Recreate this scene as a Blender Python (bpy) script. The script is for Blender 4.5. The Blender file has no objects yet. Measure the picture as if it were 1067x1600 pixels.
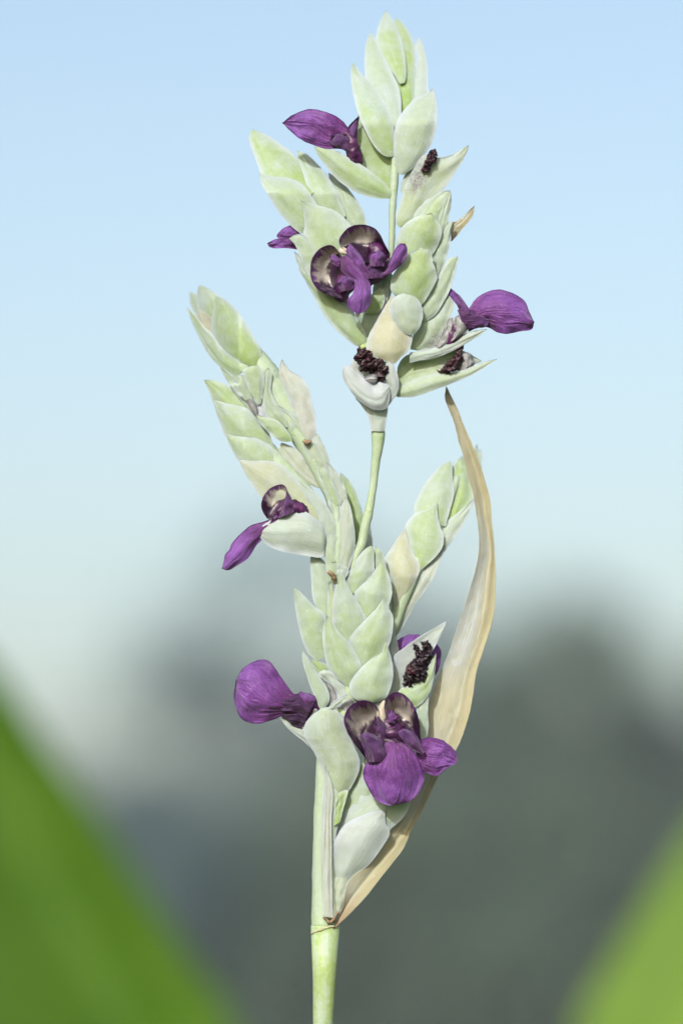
import bpy, math, random
import numpy as np
from mathutils import Vector, noise as mnoise

random.seed(7)
SC = bpy.context.scene
COL = SC.collection
RAD = math.radians

# ------------------------------------------------------------------ camera, sky, sun, exposure
S = 0.00015            # metres per photo pixel in the plane of focus
DIST = 1.0             # camera to plane of focus
PITCH = RAD(7.2)
CAM = Vector((0.0, -1.0, 1.50))
FWD = Vector((0, math.cos(PITCH), math.sin(PITCH)))
UPV = Vector((0, -math.sin(PITCH), math.cos(PITCH)))
RGT = Vector((1, 0, 0))
cam = bpy.data.cameras.new('camera')
cam.sensor_fit = 'VERTICAL'
cam.sensor_height = 36.0
cam.sensor_width = 24.0
cam.lens = 36.0 * DIST / (1600 * S)
cam.clip_start = 0.02
cam.clip_end = 20000
cam.dof.use_dof = True
cam.dof.focus_distance = DIST - 0.003
cam.dof.aperture_fstop = 5.6
camo = bpy.data.objects.new('camera', cam)
COL.objects.link(camo)
camo.location = CAM
camo.rotation_euler = (math.pi / 2 + PITCH, 0, 0)
SC.camera = camo

SUN_ELEV, SUN_AZ = RAD(27), RAD(-17)     # behind the camera, a little to the left
sun_dir = Vector((math.sin(SUN_AZ) * math.cos(SUN_ELEV), -math.cos(SUN_AZ) * math.cos(SUN_ELEV), math.sin(SUN_ELEV)))
world = bpy.data.worlds.new('World')
SC.world = world
world.use_nodes = True
wn = world.node_tree
sky = wn.nodes.new('ShaderNodeTexSky')
sky.sky_type = 'NISHITA'
sky.sun_disc = False
sky.sun_elevation = SUN_ELEV
sky.sun_rotation = math.atan2(sun_dir.x, sun_dir.y)
sky.altitude = 0
sky.air_density = 1.10
sky.dust_density = 3.6
sky.ozone_density = 0.4
wn.links.new(sky.outputs[0], wn.nodes['Background'].inputs[0])
wn.nodes['Background'].inputs[1].default_value = 0.117

sl = bpy.data.lights.new('sun', 'SUN')
sl.energy = 2.5
sl.angle = RAD(0.5)
sl.color = (1.0, 0.985, 0.965)
so = bpy.data.objects.new('sun', sl)
COL.objects.link(so)
so.rotation_euler = sun_dir.to_track_quat('Z', 'Y').to_euler()
so.location = (-3, -6, 5)

SC.view_settings.view_transform = 'Standard'
SC.view_settings.look = 'None'
SC.view_settings.gamma = 1.0
SC.view_settings.exposure = 0.74
SC.view_settings.use_curve_mapping = False
SC.render.engine = 'CYCLES'
SC.cycles.use_denoising = True
SC.cycles.max_bounces = 8


# ------------------------------------------------------------------ helpers
def pix(x, y, d=0.0):
    """photo pixel + depth in pixels towards the camera -> point in the place"""
    dist = DIST - d * S
    k = dist / DIST * S
    return CAM + FWD * dist + RGT * ((x - 533.5) * k) + UPV * ((800 - y) * k)


LEAN = [lambda x, y: 0.0]      # how far a spike leans away from the plane of focus, set before each one is built


def pts(s):
    if not isinstance(s, str):
        return [tuple(p) for p in s]
    return [tuple(float(a) for a in q.split(',')) for q in s.split()]


def resample(p, n, spread=1.0):
    """Catmull-Rom through the points, n+1 samples evenly by length"""
    p = np.array(p, float)
    if len(p) == 1:
        return np.repeat(p, n + 1, 0)
    q = np.vstack([2 * p[0] - p[1], p, 2 * p[-1] - p[-2]])
    out = []
    for i in range(len(p) - 1):
        a, b, c, e = q[i:i + 4]
        for t in np.linspace(0, 1, 12, endpoint=False):
            out.append(0.5 * (2 * b + (c - a) * t + (2 * a - 5 * b + 4 * c - e) * t * t + (3 * b - a - 3 * c + e) * t ** 3))
    out.append(p[-1])
    out = np.array(out)
    seg = np.linalg.norm(np.diff(out, axis=0), axis=1)
    L = np.concatenate([[0], np.cumsum(seg)])
    tt = np.linspace(0, L[-1], n + 1)
    return np.stack([np.interp(tt, L, out[:, k]) for k in range(out.shape[1])], 1)


def link(name, me, mat, parent, origin, **props):
    o = bpy.data.objects.new(name, me)
    COL.objects.link(o)
    if mat:
        me.materials.append(mat)
    o.location = origin
    if parent is not None:
        o.parent = parent
        w = parent['_o']
        o.location = Vector(origin) - Vector(w)
    o['_o'] = tuple(origin)
    for k, v in props.items():
        o[k] = v
    return o


def grid_mesh(name, P, closed_v=False, thick=None, uvscale=1.0):
    """P: (nu+1, nv+1, 3) array. With thick (array nu+1,nv+1 in metres) builds a closed solid sheet. P is front side."""
    nu, nv = P.shape[0] - 1, P.shape[1] - 1
    du = np.gradient(P, axis=0)
    dv = np.gradient(P, axis=1)
    N = np.cross(du, dv)
    ln = np.linalg.norm(N, axis=2, keepdims=True)
    N = N / np.maximum(ln, 1e-12)
    tocam = np.array(CAM)[None, None] - P
    sgn = np.sign((N * tocam).sum(2).mean()) or 1.0
    N = N * sgn
    verts = [P.reshape(-1, 3)]
    W = nv + 1
    faces, uvs = [], []
    def quad(a, b, c, e, ua, ub, uc, ue, flip):
        if flip:
            faces.append((a, e, c, b)); uvs.extend([ua, ue, uc, ub])
        else:
            faces.append((a, b, c, e)); uvs.extend([ua, ub, uc, ue])
    fl = sgn < 0
    for i in range(nu):
        for j in range(nv):
            a, b, c, e = i * W + j, (i + 1) * W + j, (i + 1) * W + j + 1, i * W + j + 1
            u0, u1, v0, v1 = i / nu, (i + 1) / nu, j / nv, (j + 1) / nv
            quad(a, b, c, e, (v0, u0), (v0, u1), (v1, u1), (v1, u0), fl)
    if thick is not None:
        B = P - N * thick[..., None]
        verts.append(B.reshape(-1, 3))
        off = (nu + 1) * W
        for i in range(nu):
            for j in range(nv):
                a, b, c, e = [off + k for k in (i * W + j, (i + 1) * W + j, (i + 1) * W + j + 1, i * W + j + 1)]
                u0, u1, v0, v1 = i / nu, (i + 1) / nu, j / nv, (j + 1) / nv
                quad(a, b, c, e, (v0, u0), (v0, u1), (v1, u1), (v1, u0), not fl)
        ring = [(i, 0) for i in range(nu)] + [(nu, j) for j in range(nv)] + [(i, nv) for i in range(nu, 0, -1)] + [(0, j) for j in range(nv, 0, -1)]
        for k in range(len(ring)):
            (i0, j0), (i1, j1) = ring[k], ring[(k + 1) % len(ring)]
            a, b = i0 * W + j0, i1 * W + j1
            ua, ub = (j0 / nv, i0 / nu), (j1 / nv, i1 / nu)
            quad(a, a + off, b + off, b, ua, ua, ub, ub, fl)
    V = np.vstack(verts)
    o = V[:W].mean(0)
    me = bpy.data.meshes.new(name)
    me.from_pydata((V - o).tolist(), [], faces)
    uvl = me.uv_layers.new(name='UVMap')
    uvl.data.foreach_set('uv', np.array(uvs, float).ravel())
    me.polygons.foreach_set('use_smooth', [True] * len(faces))
    if thick is not None:
        key = {}
        for e in me.edges:
            key[tuple(sorted(e.vertices))] = e.index
        flag = np.zeros(len(me.edges), bool)
        for k in range(len(ring)):
            (i0, j0), (i1, j1) = ring[k], ring[(k + 1) % len(ring)]
            a, b = i0 * W + j0, i1 * W + j1
            for q in (0, off):
                e = key.get(tuple(sorted((a + q, b + q))))
                if e is not None:
                    flag[e] = True
        at = me.attributes.new('sharp_edge', 'BOOLEAN', 'EDGE')
        at.data.foreach_set('value', flag)
    me.update()
    return me, o


def sheet(name, parent, mat, rails, d=(0, 8), b=0.45, c=0.5, t=0.0, th=2.6, nu=26, nv=16, rough=0.9, wav=0.0, doff=None, curl=0.0, sharp=1.35, grow=0.0, wide=0.0, crease=0.0, **props):
    """A leaf-like solid lofted across 2 or more rails. rails base->tip; b bulge, c crest place, t tilt (right edge nearer)."""
    R = [resample(pts(r), nu) for r in rails]
    if wide:
        A, B = R[0], R[-1]
        wd = np.linalg.norm(A - B, axis=1)
        im = int(wd.argmax())
        tip = (A[-1] + B[-1]) / 2
        base = (A[0] + B[0]) / 2
        ax = (base - tip) / np.linalg.norm(base - tip)
        for r in (A, B):
            c0 = r[im] - tip
            side0 = c0 - ax * np.dot(c0, ax)
            for i in range(im):
                f = i / max(im, 1)
                q = r[i] - tip
                al = np.dot(q, ax)
                side = q - ax * al
                want = side0 * (wide + (1 - wide) * f)
                if np.linalg.norm(want) > np.linalg.norm(side) or np.dot(want, side) < 0:
                    r[i] = tip + ax * al + want
    k = len(R)
    if doff is None:
        doff = [0.0] * k
    seed = random.random() * 1000
    u = np.linspace(0, 1, nu + 1)
    v = np.linspace(0, 1, nv + 1)
    Rs = np.stack(R, 1)                       # nu+1, k, 2
    if k == 2:
        XY = Rs[:, :1] * (1 - v)[None, :, None] + Rs[:, 1:] * v[None, :, None]
        DO = np.broadcast_to((doff[0] * (1 - v) + doff[1] * v)[None, :], (nu + 1, nv + 1)).copy()
    else:
        XY = np.zeros((nu + 1, nv + 1, 2))
        kk = np.linspace(0, 1, k)
        for ax in range(2):
            for i in range(nu + 1):
                XY[i, :, ax] = np.interp(v, kk, Rs[i, :, ax])
        DO = np.broadcast_to(np.interp(v, kk, doff)[None, :], (nu + 1, nv + 1)).copy()
    Wd = np.linalg.norm(Rs[:, 0] - Rs[:, -1], axis=1)
    # keep the very ends from collapsing to a line of zero width
    small = Wd < 0.8
    if small.any():
        for i in np.where(small)[0]:
            dirv = Rs[min(i + 1, nu), 0] - Rs[max(i - 1, 0), 0]
            dirv = np.array([dirv[1], -dirv[0]]); dirv /= max(np.linalg.norm(dirv), 1e-6)
            s2 = np.sign(np.dot(Rs[nu // 2, -1] - Rs[nu // 2, 0], dirv)) or 1
            XY[i] += dirv[None] * s2 * ((v - 0.5) * 0.8)[:, None]
    if grow:
        ax = Rs[:, -1] - Rs[:, 0]
        ax = ax / np.maximum(Wd, 3.0)[:, None]
        XY += ax[:, None] * ((v - 0.5) * 2 * grow)[None, :, None]
    crest = np.log(0.5) / np.log(c)
    prof = np.sin(np.pi * np.power(v, crest)) ** sharp
    wscale = np.minimum(1.0, Wd / max(Wd.max(), 1e-6) * 2.5)
    dd = np.array(d, float)
    D = np.interp(u, np.linspace(0, 1, len(dd)), dd)[:, None] + b * 0.5 * Wd[:, None] * prof[None] + t * Wd[:, None] * (v - 0.5)[None] + DO * wscale[:, None]
    D = D + curl * (u[:, None] ** 3) * Wd.max()
    if wav:
        for i in range(nu + 1):
            for j in range(nv + 1):
                e = abs(2 * v[j] - 1) ** 1.5
                D[i, j] += wav * (0.35 + e) * mnoise.noise((u[i] * 4.5 + seed, v[j] * 3.2, seed)) * min(1, u[i] * 4)
    if crease:
        cpos = 0.35 + 0.3 * mnoise.noise((seed, 1.7, 0.3))
        for i in range(nu + 1):
            cv = cpos + 0.12 * mnoise.noise((u[i] * 2.3, seed, 4.4))
            D[i] += -crease * np.exp(-((v - cv) / 0.07) ** 2) * wscale[i] * min(1.0, 3 * u[i]) + 0.10 * Wd[i] * (v - 0.5) * mnoise.noise((seed, 9.1, 2.2)) * 2 * u[i]
    for i in range(nu + 1):
        for j in range(nv + 1):
            x, y = XY[i, j]
            D[i, j] += rough * mnoise.noise((x / 13 + seed, y / 13, 3.1)) * wscale[i] + 0.35 * rough * mnoise.noise((x / 5, y / 5 + seed, 7.7))
            D[i, j] += LEAN[0](x, y)
            XY[i, j, 0] += 0.6 * mnoise.noise((x / 6, y / 6, seed))
            XY[i, j, 1] += 0.6 * mnoise.noise((x / 6, y / 6, seed + 9))
    dist = DIST - D * S
    kx = dist / DIST * S
    P = np.array(CAM)[None, None] + np.array(FWD)[None, None] * dist[..., None] + np.array(RGT)[None, None] * ((XY[..., 0] - 533.5) * kx)[..., None] + np.array(UPV)[None, None] * ((800 - XY[..., 1]) * kx)[..., None]
    thick = th * S * (0.3 + 0.7 * np.sin(np.pi * v)[None, :] ** 0.6) * np.maximum(wscale, 0.25)[:, None]
    me, o = grid_mesh(name, P, thick=thick)
    return link(name, me, mat, parent, o, **props)


def tube(name, parent, mat, path, nu=40, ns=20, amp=0.0, fr=9.0, flat=1.0, cap=True, sharp=False, **props):
    """path: list of (x, y, width, depth). amp>0 crumples it."""
    R = resample([(p[0], p[1], p[2], p[3] if len(p) > 3 else 0.0) for p in path], nu)
    seed = random.random() * 1000
    C = np.array([list(pix(r[0], r[1], r[3] + LEAN[0](r[0], r[1]))) for r in R])
    T = np.gradient(C, axis=0)
    T /= np.linalg.norm(T, axis=1, keepdims=True)
    F = np.array(FWD)
    V, faces, uvs = [], [], []
    for i in range(nu + 1):
        side = np.cross(T[i], F); side /= np.linalg.norm(side)
        out = np.cross(side, T[i])
        for j in range(ns):
            a = 2 * math.pi * j / ns
            r = R[i, 2] * 0.5
            p = C[i] + S * r * (side * math.cos(a) + out * math.sin(a) * flat)
            if amp:
                q = Vector(p) / S
                n1 = mnoise.noise(q / fr + Vector((seed, 0, 0)))
                n2 = mnoise.noise(q / (fr * 0.4) + Vector((0, seed, 0)))
                n3 = mnoise.noise(q / (fr * 0.2) + Vector((0, seed, seed)))
                p = p + S * amp * (side * math.cos(a) + out * math.sin(a)) * ((n1 + 0.75 * n2 + 0.4 * n3) if amp < 2.4 else (1.5 * n1 + 1.3 * (0.4 - abs(n2) * 2.2) + 0.35 * n3)) + T[i] * S * amp * 0.7 * n2
            V.append(p)
    for i in range(nu):
        for j in range(ns):
            k = (j + 1) % ns
            faces.append((i * ns + j, i * ns + k, (i + 1) * ns + k, (i + 1) * ns + j))
            uvs += [(j / ns, i / nu), ((j + 1) / ns, i / nu), ((j + 1) / ns, (i + 1) / nu), (j / ns, (i + 1) / nu)]
    if cap:
        for i, rev in ((0, False), (nu, True)):
            V.append(C[i])
            m = len(V) - 1
            for j in range(ns):
                a, b2 = i * ns + j, i * ns + (j + 1) % ns
                faces.append((m, b2, a) if not rev else (m, a, b2))
                uvs += [(0.5, i / nu)] * 3
    V = np.array(V)
    o = C[0].copy()
    me = bpy.data.meshes.new(name)
    me.from_pydata((V - o).tolist(), [], faces)
    me.uv_layers.new(name='UVMap').data.foreach_set('uv', np.array(uvs, float).ravel())
    me.polygons.foreach_set('use_smooth', [not sharp] * len(faces))
    me.update()
    # outward normals
    import bmesh
    bm = bmesh.new(); bm.from_mesh(me); bmesh.ops.recalc_face_normals(bm, faces=bm.faces); bm.to_mesh(me); bm.free()
    return link(name, me, mat, parent, o, **props)


# ------------------------------------------------------------------ materials
class NT:
    def __init__(self, name):
        self.m = bpy.data.materials.new(name)
        self.m.use_nodes = True
        self.t = self.m.node_tree
        self.b = self.t.nodes['Principled BSDF']
        self.out = self.t.nodes['Material Output']

    def n(self, kind, **kw):
        nd = self.t.nodes.new('ShaderNode' + kind)
        for k, v in kw.items():
            setattr(nd, k, v)
        return nd

    def set(self, sock, v):
        if hasattr(v, 'is_output') or hasattr(v, 'links'):
            self.t.links.new(v, sock)
        else:
            sock.default_value = v

    def math(self, op, a, b=None, clamp=False, c=None):
        nd = self.n('Math', operation=op, use_clamp=clamp)
        self.set(nd.inputs[0], a)
        if b is not None:
            self.set(nd.inputs[1], b)
        if c is not None:
            self.set(nd.inputs[2], c)
        return nd.outputs[0]

    def mix(self, f, a, b, blend='MIX'):
        nd = self.n('Mix', data_type='RGBA', blend_type=blend)
        self.set(nd.inputs[0], f)
        for k, v in ((6, a), (7, b)):
            if isinstance(v, tuple):
                v = v + (1,) if len(v) == 3 else v
            self.set(nd.inputs[k], v)
        return nd.outputs[2]

    def ramp(self, f, lo, hi):
        nd = self.n('MapRange', interpolation_type='SMOOTHSTEP')
        self.set(nd.inputs[0], f)
        nd.inputs[1].default_value = lo
        nd.inputs[2].default_value = hi
        return nd.outputs[0]

    def noise(self, vec, scale, detail=3, rough=0.55, dist=0.0):
        nd = self.n('TexNoise')
        if vec is not None:
            self.set(nd.inputs['Vector'], vec)
        nd.inputs['Scale'].default_value = scale
        nd.inputs['Detail'].default_value = detail
        nd.inputs['Roughness'].default_value = rough
        nd.inputs['Distortion'].default_value = dist
        return nd.outputs[0]

    def attr(self, name):
        nd = self.n('Attribute', attribute_type='OBJECT', attribute_name=name)
        return nd.outputs['Fac']

    def uv(self):
        nd = self.n('TexCoord')
        sp = self.n('SeparateXYZ')
        self.t.links.new(nd.outputs['UV'], sp.inputs[0])
        return nd, sp.outputs[0], sp.outputs[1]

    def objvec(self, tc):
        """object coordinates shifted by a random amount for each object"""
        oi = self.n('ObjectInfo')
        va = self.n('VectorMath', operation='ADD')
        self.t.links.new(tc.outputs['Object'], va.inputs[0])
        self.t.links.new(oi.outputs['Random'], va.inputs[1])
        return va.outputs[0], oi.outputs['Random']

    def scalev(self, vec, xyz):
        nd = self.n('VectorMath', operation='MULTIPLY')
        self.t.links.new(vec, nd.inputs[0])
        nd.inputs[1].default_value = xyz
        return nd.outputs[0]

    def bump(self, h, strength, dist=0.0002, prev=None):
        nd = self.n('Bump')
        nd.inputs['Strength'].default_value = strength
        nd.inputs['Distance'].default_value = dist
        self.t.links.new(h, nd.inputs['Height'])
        if prev is not None:
            self.t.links.new(prev, nd.inputs['Normal'])
        return nd.outputs[0]


def mat_bract():
    m = NT('bract_wax')
    tc, v, u = m.uv()
    ov, rnd = m.objvec(tc)
    g, p, gr = m.attr('green'), m.attr('peach'), m.attr('grey')
    mid = m.math('MULTIPLY', m.math('MULTIPLY', v, m.math('SUBTRACT', 1.0, v)), 4.0)      # 0 at margins, 1 on the midline
    n1 = m.noise(ov, 110, 3)
    n2 = m.noise(ov, 620, 5, 0.65)
    n3 = m.noise(ov, 2400, 3, 0.65)
    body = m.math('MULTIPLY', m.ramp(mid, 0.12, 0.85), m.ramp(n1, 0.22, 0.66))
    col = m.mix(m.math('MULTIPLY', body, m.math('ADD', 0.36, g)), (0.299, 0.367, 0.354), (0.242, 0.326, 0.153))
    # yellow-green flesh towards the base
    base = m.math('MULTIPLY', m.math('POWER', m.math('SUBTRACT', 1.0, u), 1.6), g, clamp=True)
    col = m.mix(m.math('MULTIPLY', base, 0.9, clamp=True), col, (0.192, 0.301, 0.060))
    # peach ageing
    pf = m.math('MULTIPLY', p, m.ramp(m.math('ADD', n1, m.math('MULTIPLY', mid, 0.3)), 0.30, 0.80), clamp=True)
    col = m.mix(m.math('MULTIPLY', pf, 0.58), col, (0.379, 0.339, 0.226))
    col = m.mix(m.math('MULTIPLY', gr, m.ramp(n1, 0.15, 0.6), clamp=True), col, (0.332, 0.348, 0.417))
    # rubbed wax spots
    vo = m.n('TexVoronoi', feature='F1')
    m.t.links.new(ov, vo.inputs['Vector'])
    vo.inputs['Scale'].default_value = 260
    rub = m.math('MULTIPLY', m.ramp(n2, 0.60, 0.72), m.ramp(n1, 0.45, 0.62))
    col = m.mix(m.math('MULTIPLY', rub, 0.6), col, (0.172, 0.275, 0.071))
    # wax powder, thick along the margins
    pow_ = m.math('ADD', m.math('MULTIPLY', m.ramp(n2, 0.36, 0.70), 0.28), m.math('MULTIPLY', m.ramp(mid, 0.45, 0.0), 0.32))
    col = m.mix(m.math('MULTIPLY', pow_, 0.85, clamp=True), col, (0.395, 0.452, 0.526))
    speck = m.math('MULTIPLY', m.ramp(n3, 0.63, 0.72), m.ramp(n2, 0.45, 0.6))
    col = m.mix(m.math('MULTIPLY', speck, 0.7), col, (0.522, 0.550, 0.658))
    # fine parallel veins
    vv = m.noise(m.scalev(tc.outputs['UV'], (46, 1.6, 1)), 1.0, 2, 0.5)
    col = m.mix(m.math('MULTIPLY', m.ramp(vv, 0.50, 0.72), 0.30), col, (0.210, 0.282, 0.161))
    # grey bruises and the pitted wax
    bru = m.ramp(m.noise(ov, 240, 5, 0.7, 0.6), 0.64, 0.74)
    col = m.mix(m.math('MULTIPLY', bru, 0.22), col, (0.153, 0.190, 0.185))
    # stained patch where a flower withered: place and strength are set on each bract
    du = m.math('SUBTRACT', u, m.attr('stain_u'))
    dv = m.math('SUBTRACT', v, m.attr('stain_v'))
    dist = m.math('SQRT', m.math('ADD', m.math('MULTIPLY', m.math('MULTIPLY', du, du), 2.0), m.math('MULTIPLY', dv, dv)))
    sf = m.math('MULTIPLY', m.ramp(m.math('ADD', dist, m.math('MULTIPLY', m.math('SUBTRACT', n2, 0.5), 0.35)), 0.34, 0.08), m.attr('stain'))
    col = m.mix(m.math('MULTIPLY', sf, m.math('ADD', 0.35, m.math('MULTIPLY', m.ramp(n3, 0.4, 0.62), 0.65))), col, (0.102, 0.086, 0.134))
    rim = m.math('SUBTRACT', 1.0, m.ramp(mid, 0.0, 0.11))
    col = m.mix(m.math('MULTIPLY', rim, 0.15), col, (0.447, 0.491, 0.547))
    m.t.links.new(col, m.b.inputs['Base Color'])
    m.b.inputs['Roughness'].default_value = 0.58
    m.b.inputs['Specular IOR Level'].default_value = 0.28
    m.b.inputs['Subsurface Weight'].default_value = 0.30
    m.b.inputs['Subsurface Radius'].default_value = (0.9, 1.0, 0.35)
    m.b.inputs['Subsurface Scale'].default_value = 0.0012
    b1 = m.bump(vv, 0.35, 0.0003)
    b2 = m.bump(n2, 0.35, 0.00025, b1)
    b3 = m.bump(n3, 0.28, 0.0001, b2)
    m.t.links.new(b3, m.b.inputs['Normal'])
    return m.m


def mat_stem():
    m = NT('stem_wax')
    tc, a, u = m.uv()
    ov, rnd = m.objvec(tc)
    g, p = m.attr('green'), m.attr('peach')
    n1 = m.noise(m.scalev(ov, (1, 1, 0.35)), 260, 3)
    n2 = m.noise(ov, 900, 4, 0.6)
    col = m.mix(m.math('MULTIPLY', m.ramp(n1, 0.30, 0.66), m.math('ADD', 0.25, g), clamp=True), (0.311, 0.399, 0.305), (0.254, 0.350, 0.085))
    col = m.mix(p, col, (0.395, 0.330, 0.255))
    col = m.mix(m.math('MULTIPLY', m.ramp(n2, 0.42, 0.72), 0.45), col, (0.395, 0.455, 0.411))
    rub = m.ramp(m.noise(ov, 330, 4, 0.65), 0.62, 0.68)
    col = m.mix(m.math('MULTIPLY', rub, 0.45), col, (0.176, 0.295, 0.063))
    vv = m.noise(m.scalev(tc.outputs['UV'], (40, 3, 1)), 1.0, 2)
    col = m.mix(m.math('MULTIPLY', m.ramp(vv, 0.5, 0.75), 0.16), col, (0.211, 0.253, 0.142))
    m.t.links.new(col, m.b.inputs['Base Color'])
    m.b.inputs['Roughness'].default_value = 0.5
    m.b.inputs['Specular IOR Level'].default_value = 0.3
    m.b.inputs['Subsurface Weight'].default_value = 0.25
    m.b.inputs['Subsurface Radius'].default_value = (0.9, 1.0, 0.35)
    m.b.inputs['Subsurface Scale'].default_value = 0.0009
    m.t.links.new(m.bump(n2, 0.3, 0.00015, m.bump(vv, 0.35, 0.0003)), m.b.inputs['Normal'])
    return m.m


def mat_petal():
    m = NT('purple_petal')
    tc, v, u = m.uv()
    ov, rnd = m.objvec(tc)
    dk = m.attr('dark')
    mid = m.math('MULTIPLY', m.math('MULTIPLY', v, m.math('SUBTRACT', 1.0, v)), 4.0)
    n1 = m.noise(ov, 170, 4, 0.6)
    n2 = m.noise(ov, 2600, 3, 0.6)
    vein = m.noise(m.scalev(tc.outputs['UV'], (24, 1.6, 1)), 1.0, 4, 0.65, 0.5)
    col = m.mix(m.ramp(n1, 0.30, 0.72), (0.085, 0.023, 0.139), (0.172, 0.062, 0.293))
    col = m.mix(m.math('MULTIPLY', m.ramp(m.math('SUBTRACT', 1.0, u), 0.25, 1.0), 0.75), col, (0.085, 0.011, 0.088))
    col = m.mix(m.math('MULTIPLY', m.ramp(vein, 0.50, 0.74), 0.24), col, (0.040, 0.008, 0.075))
    col = m.mix(m.math('MULTIPLY', m.ramp(n2, 0.55, 0.68), 0.36), col, (0.303, 0.142, 0.481))  # lilac flecks: the petal's sparkle put into the colour
    cn = m.noise(m.scalev(tc.outputs['UV'], (4.5, 1.3, 1)), 1.0, 3, 0.55, 0.8)
    cr = m.math('SUBTRACT', 1.0, m.ramp(m.math('ABSOLUTE', m.math('SUBTRACT', cn, 0.5)), 0.0, 0.028))
    col = m.mix(m.math('MULTIPLY', cr, 0.4), col, (0.027, 0.006, 0.052))  # dark fold lines, crease shade painted into the colour
    edge = m.math('MAXIMUM', m.math('SUBTRACT', 1.0, m.ramp(mid, 0.02, 0.16)), m.ramp(u, 0.955, 1.0))
    col = m.mix(m.math('MULTIPLY', edge, 0.72), col, (0.033, 0.006, 0.069))
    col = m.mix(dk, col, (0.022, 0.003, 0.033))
    m.t.links.new(col, m.b.inputs['Base Color'])
    m.b.inputs['Roughness'].default_value = 0.58
    m.b.inputs['Specular IOR Level'].default_value = 0.28
    m.b.inputs['Subsurface Weight'].default_value = 0.22
    m.b.inputs['Subsurface Radius'].default_value = (0.9, 0.3, 1.0)
    m.b.inputs['Subsurface Scale'].default_value = 0.0006
    m.b.inputs['Sheen Weight'].default_value = 0.15
    m.t.links.new(m.bump(n2, 0.35, 0.00012, m.bump(vein, 0.3, 0.0003, m.bump(cn, 0.8, 0.0018, m.bump(n1, 0.5, 0.0007)))), m.b.inputs['Normal'])
    return m.m


def mat_hood():
    """cream inside, purple streaked rim, near black deep end"""
    m = NT('hooded_petal')
    tc, v, u = m.uv()
    ov, rnd = m.objvec(tc)
    n1 = m.noise(ov, 300, 4, 0.6, 0.5)
    st = m.noise(m.scalev(tc.outputs['UV'], (1.6, 17, 1)), 1.0, 3, 0.6, 0.3)
    # v = 0 on the outer rim, 1 on the inner lip; u runs along the rim
    wob = m.math('ADD', v, m.math('MULTIPLY', m.math('SUBTRACT', st, 0.5), 0.75))
    rimf = m.math('SUBTRACT', 1.0, m.ramp(wob, 0.06, 0.25))
    col = m.mix(m.ramp(n1, 0.35, 0.7), (0.40, 0.38, 0.35), (0.30, 0.275, 0.26))
    col = m.mix(m.math('MULTIPLY', m.ramp(st, 0.60, 0.75), 0.55), col, (0.128, 0.060, 0.150))
    col = m.mix(rimf, col, (0.101, 0.038, 0.143))
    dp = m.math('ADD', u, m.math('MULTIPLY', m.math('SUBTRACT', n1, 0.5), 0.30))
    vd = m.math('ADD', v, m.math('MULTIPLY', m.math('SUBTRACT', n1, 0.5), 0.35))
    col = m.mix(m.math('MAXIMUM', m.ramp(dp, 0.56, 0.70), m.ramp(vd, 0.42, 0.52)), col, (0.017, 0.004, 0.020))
    thin = m.math('SUBTRACT', 1.0, m.ramp(v, 0.0, 0.07))
    col = m.mix(m.math('MULTIPLY', thin, 0.85), col, (0.034, 0.007, 0.053))
    m.t.links.new(col, m.b.inputs['Base Color'])
    m.b.inputs['Roughness'].default_value = 0.33
    m.b.inputs['Specular IOR Level'].default_value = 0.5
    m.b.inputs['Subsurface Weight'].default_value = 0.15
    m.b.inputs['Subsurface Scale'].default_value = 0.0005
    m.t.links.new(m.bump(st, 0.4, 0.0003, m.bump(n1, 0.4, 0.0004)), m.b.inputs['Normal'])
    return m.m


def mat_dry():
    m = NT('dry_sheath')
    tc, v, u = m.uv()
    ov, rnd = m.objvec(tc)
    fib = m.noise(m.scalev(tc.outputs['UV'], (52, 2.2, 1)), 1.0, 4, 0.65)
    n1 = m.noise(ov, 70, 4, 0.6)
    n2 = m.noise(ov, 700, 4, 0.65)
    col = m.mix(m.ramp(n1, 0.32, 0.68), (0.375, 0.372, 0.257), (0.403, 0.420, 0.348))
    col = m.mix(m.math('MULTIPLY', m.ramp(fib, 0.40, 0.72), 0.5), col, (0.292, 0.266, 0.141))
    # paler left half, browner folded half on the right
    col = m.mix(m.math('MULTIPLY', m.ramp(v, 0.54, 0.66), 0.5), col, (0.297, 0.274, 0.149))
    up = m.math('MULTIPLY', m.ramp(u, 0.60, 0.85), 0.55)
    col = m.mix(up, col, (0.297, 0.274, 0.174))
    # a patch of white wax left high on the sheath
    w = m.math('MULTIPLY', m.math('MULTIPLY', m.ramp(u, 0.46, 0.52), m.ramp(u, 0.86, 0.62)), m.ramp(m.math('ADD', v, m.math('MULTIPLY', m.math('SUBTRACT', n2, 0.5), 0.5)), 0.55, 0.35))
    col = m.mix(m.math('MULTIPLY', w, m.math('ADD', 0.45, m.math('MULTIPLY', m.ramp(n2, 0.4, 0.65), 0.45))), col, (0.403, 0.456, 0.480))
    col = m.mix(m.math('MULTIPLY', m.ramp(n2, 0.62, 0.75), 0.4), col, (0.440, 0.471, 0.398))
    red = m.math('MULTIPLY', m.ramp(u, 0.09, 0.0), 0.6)
    col = m.mix(red, col, (0.273, 0.153, 0.082))
    m.t.links.new(col, m.b.inputs['Base Color'])
    m.b.inputs['Roughness'].default_value = 0.55
    m.b.inputs['Specular IOR Level'].default_value = 0.3
    m.b.inputs['Subsurface Weight'].default_value = 0.15
    m.b.inputs['Subsurface Scale'].default_value = 0.0008
    m.t.links.new(m.bump(n2, 0.35, 0.0002, m.bump(fib, 0.7, 0.0004)), m.b.inputs['Normal'])
    return m.m


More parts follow.
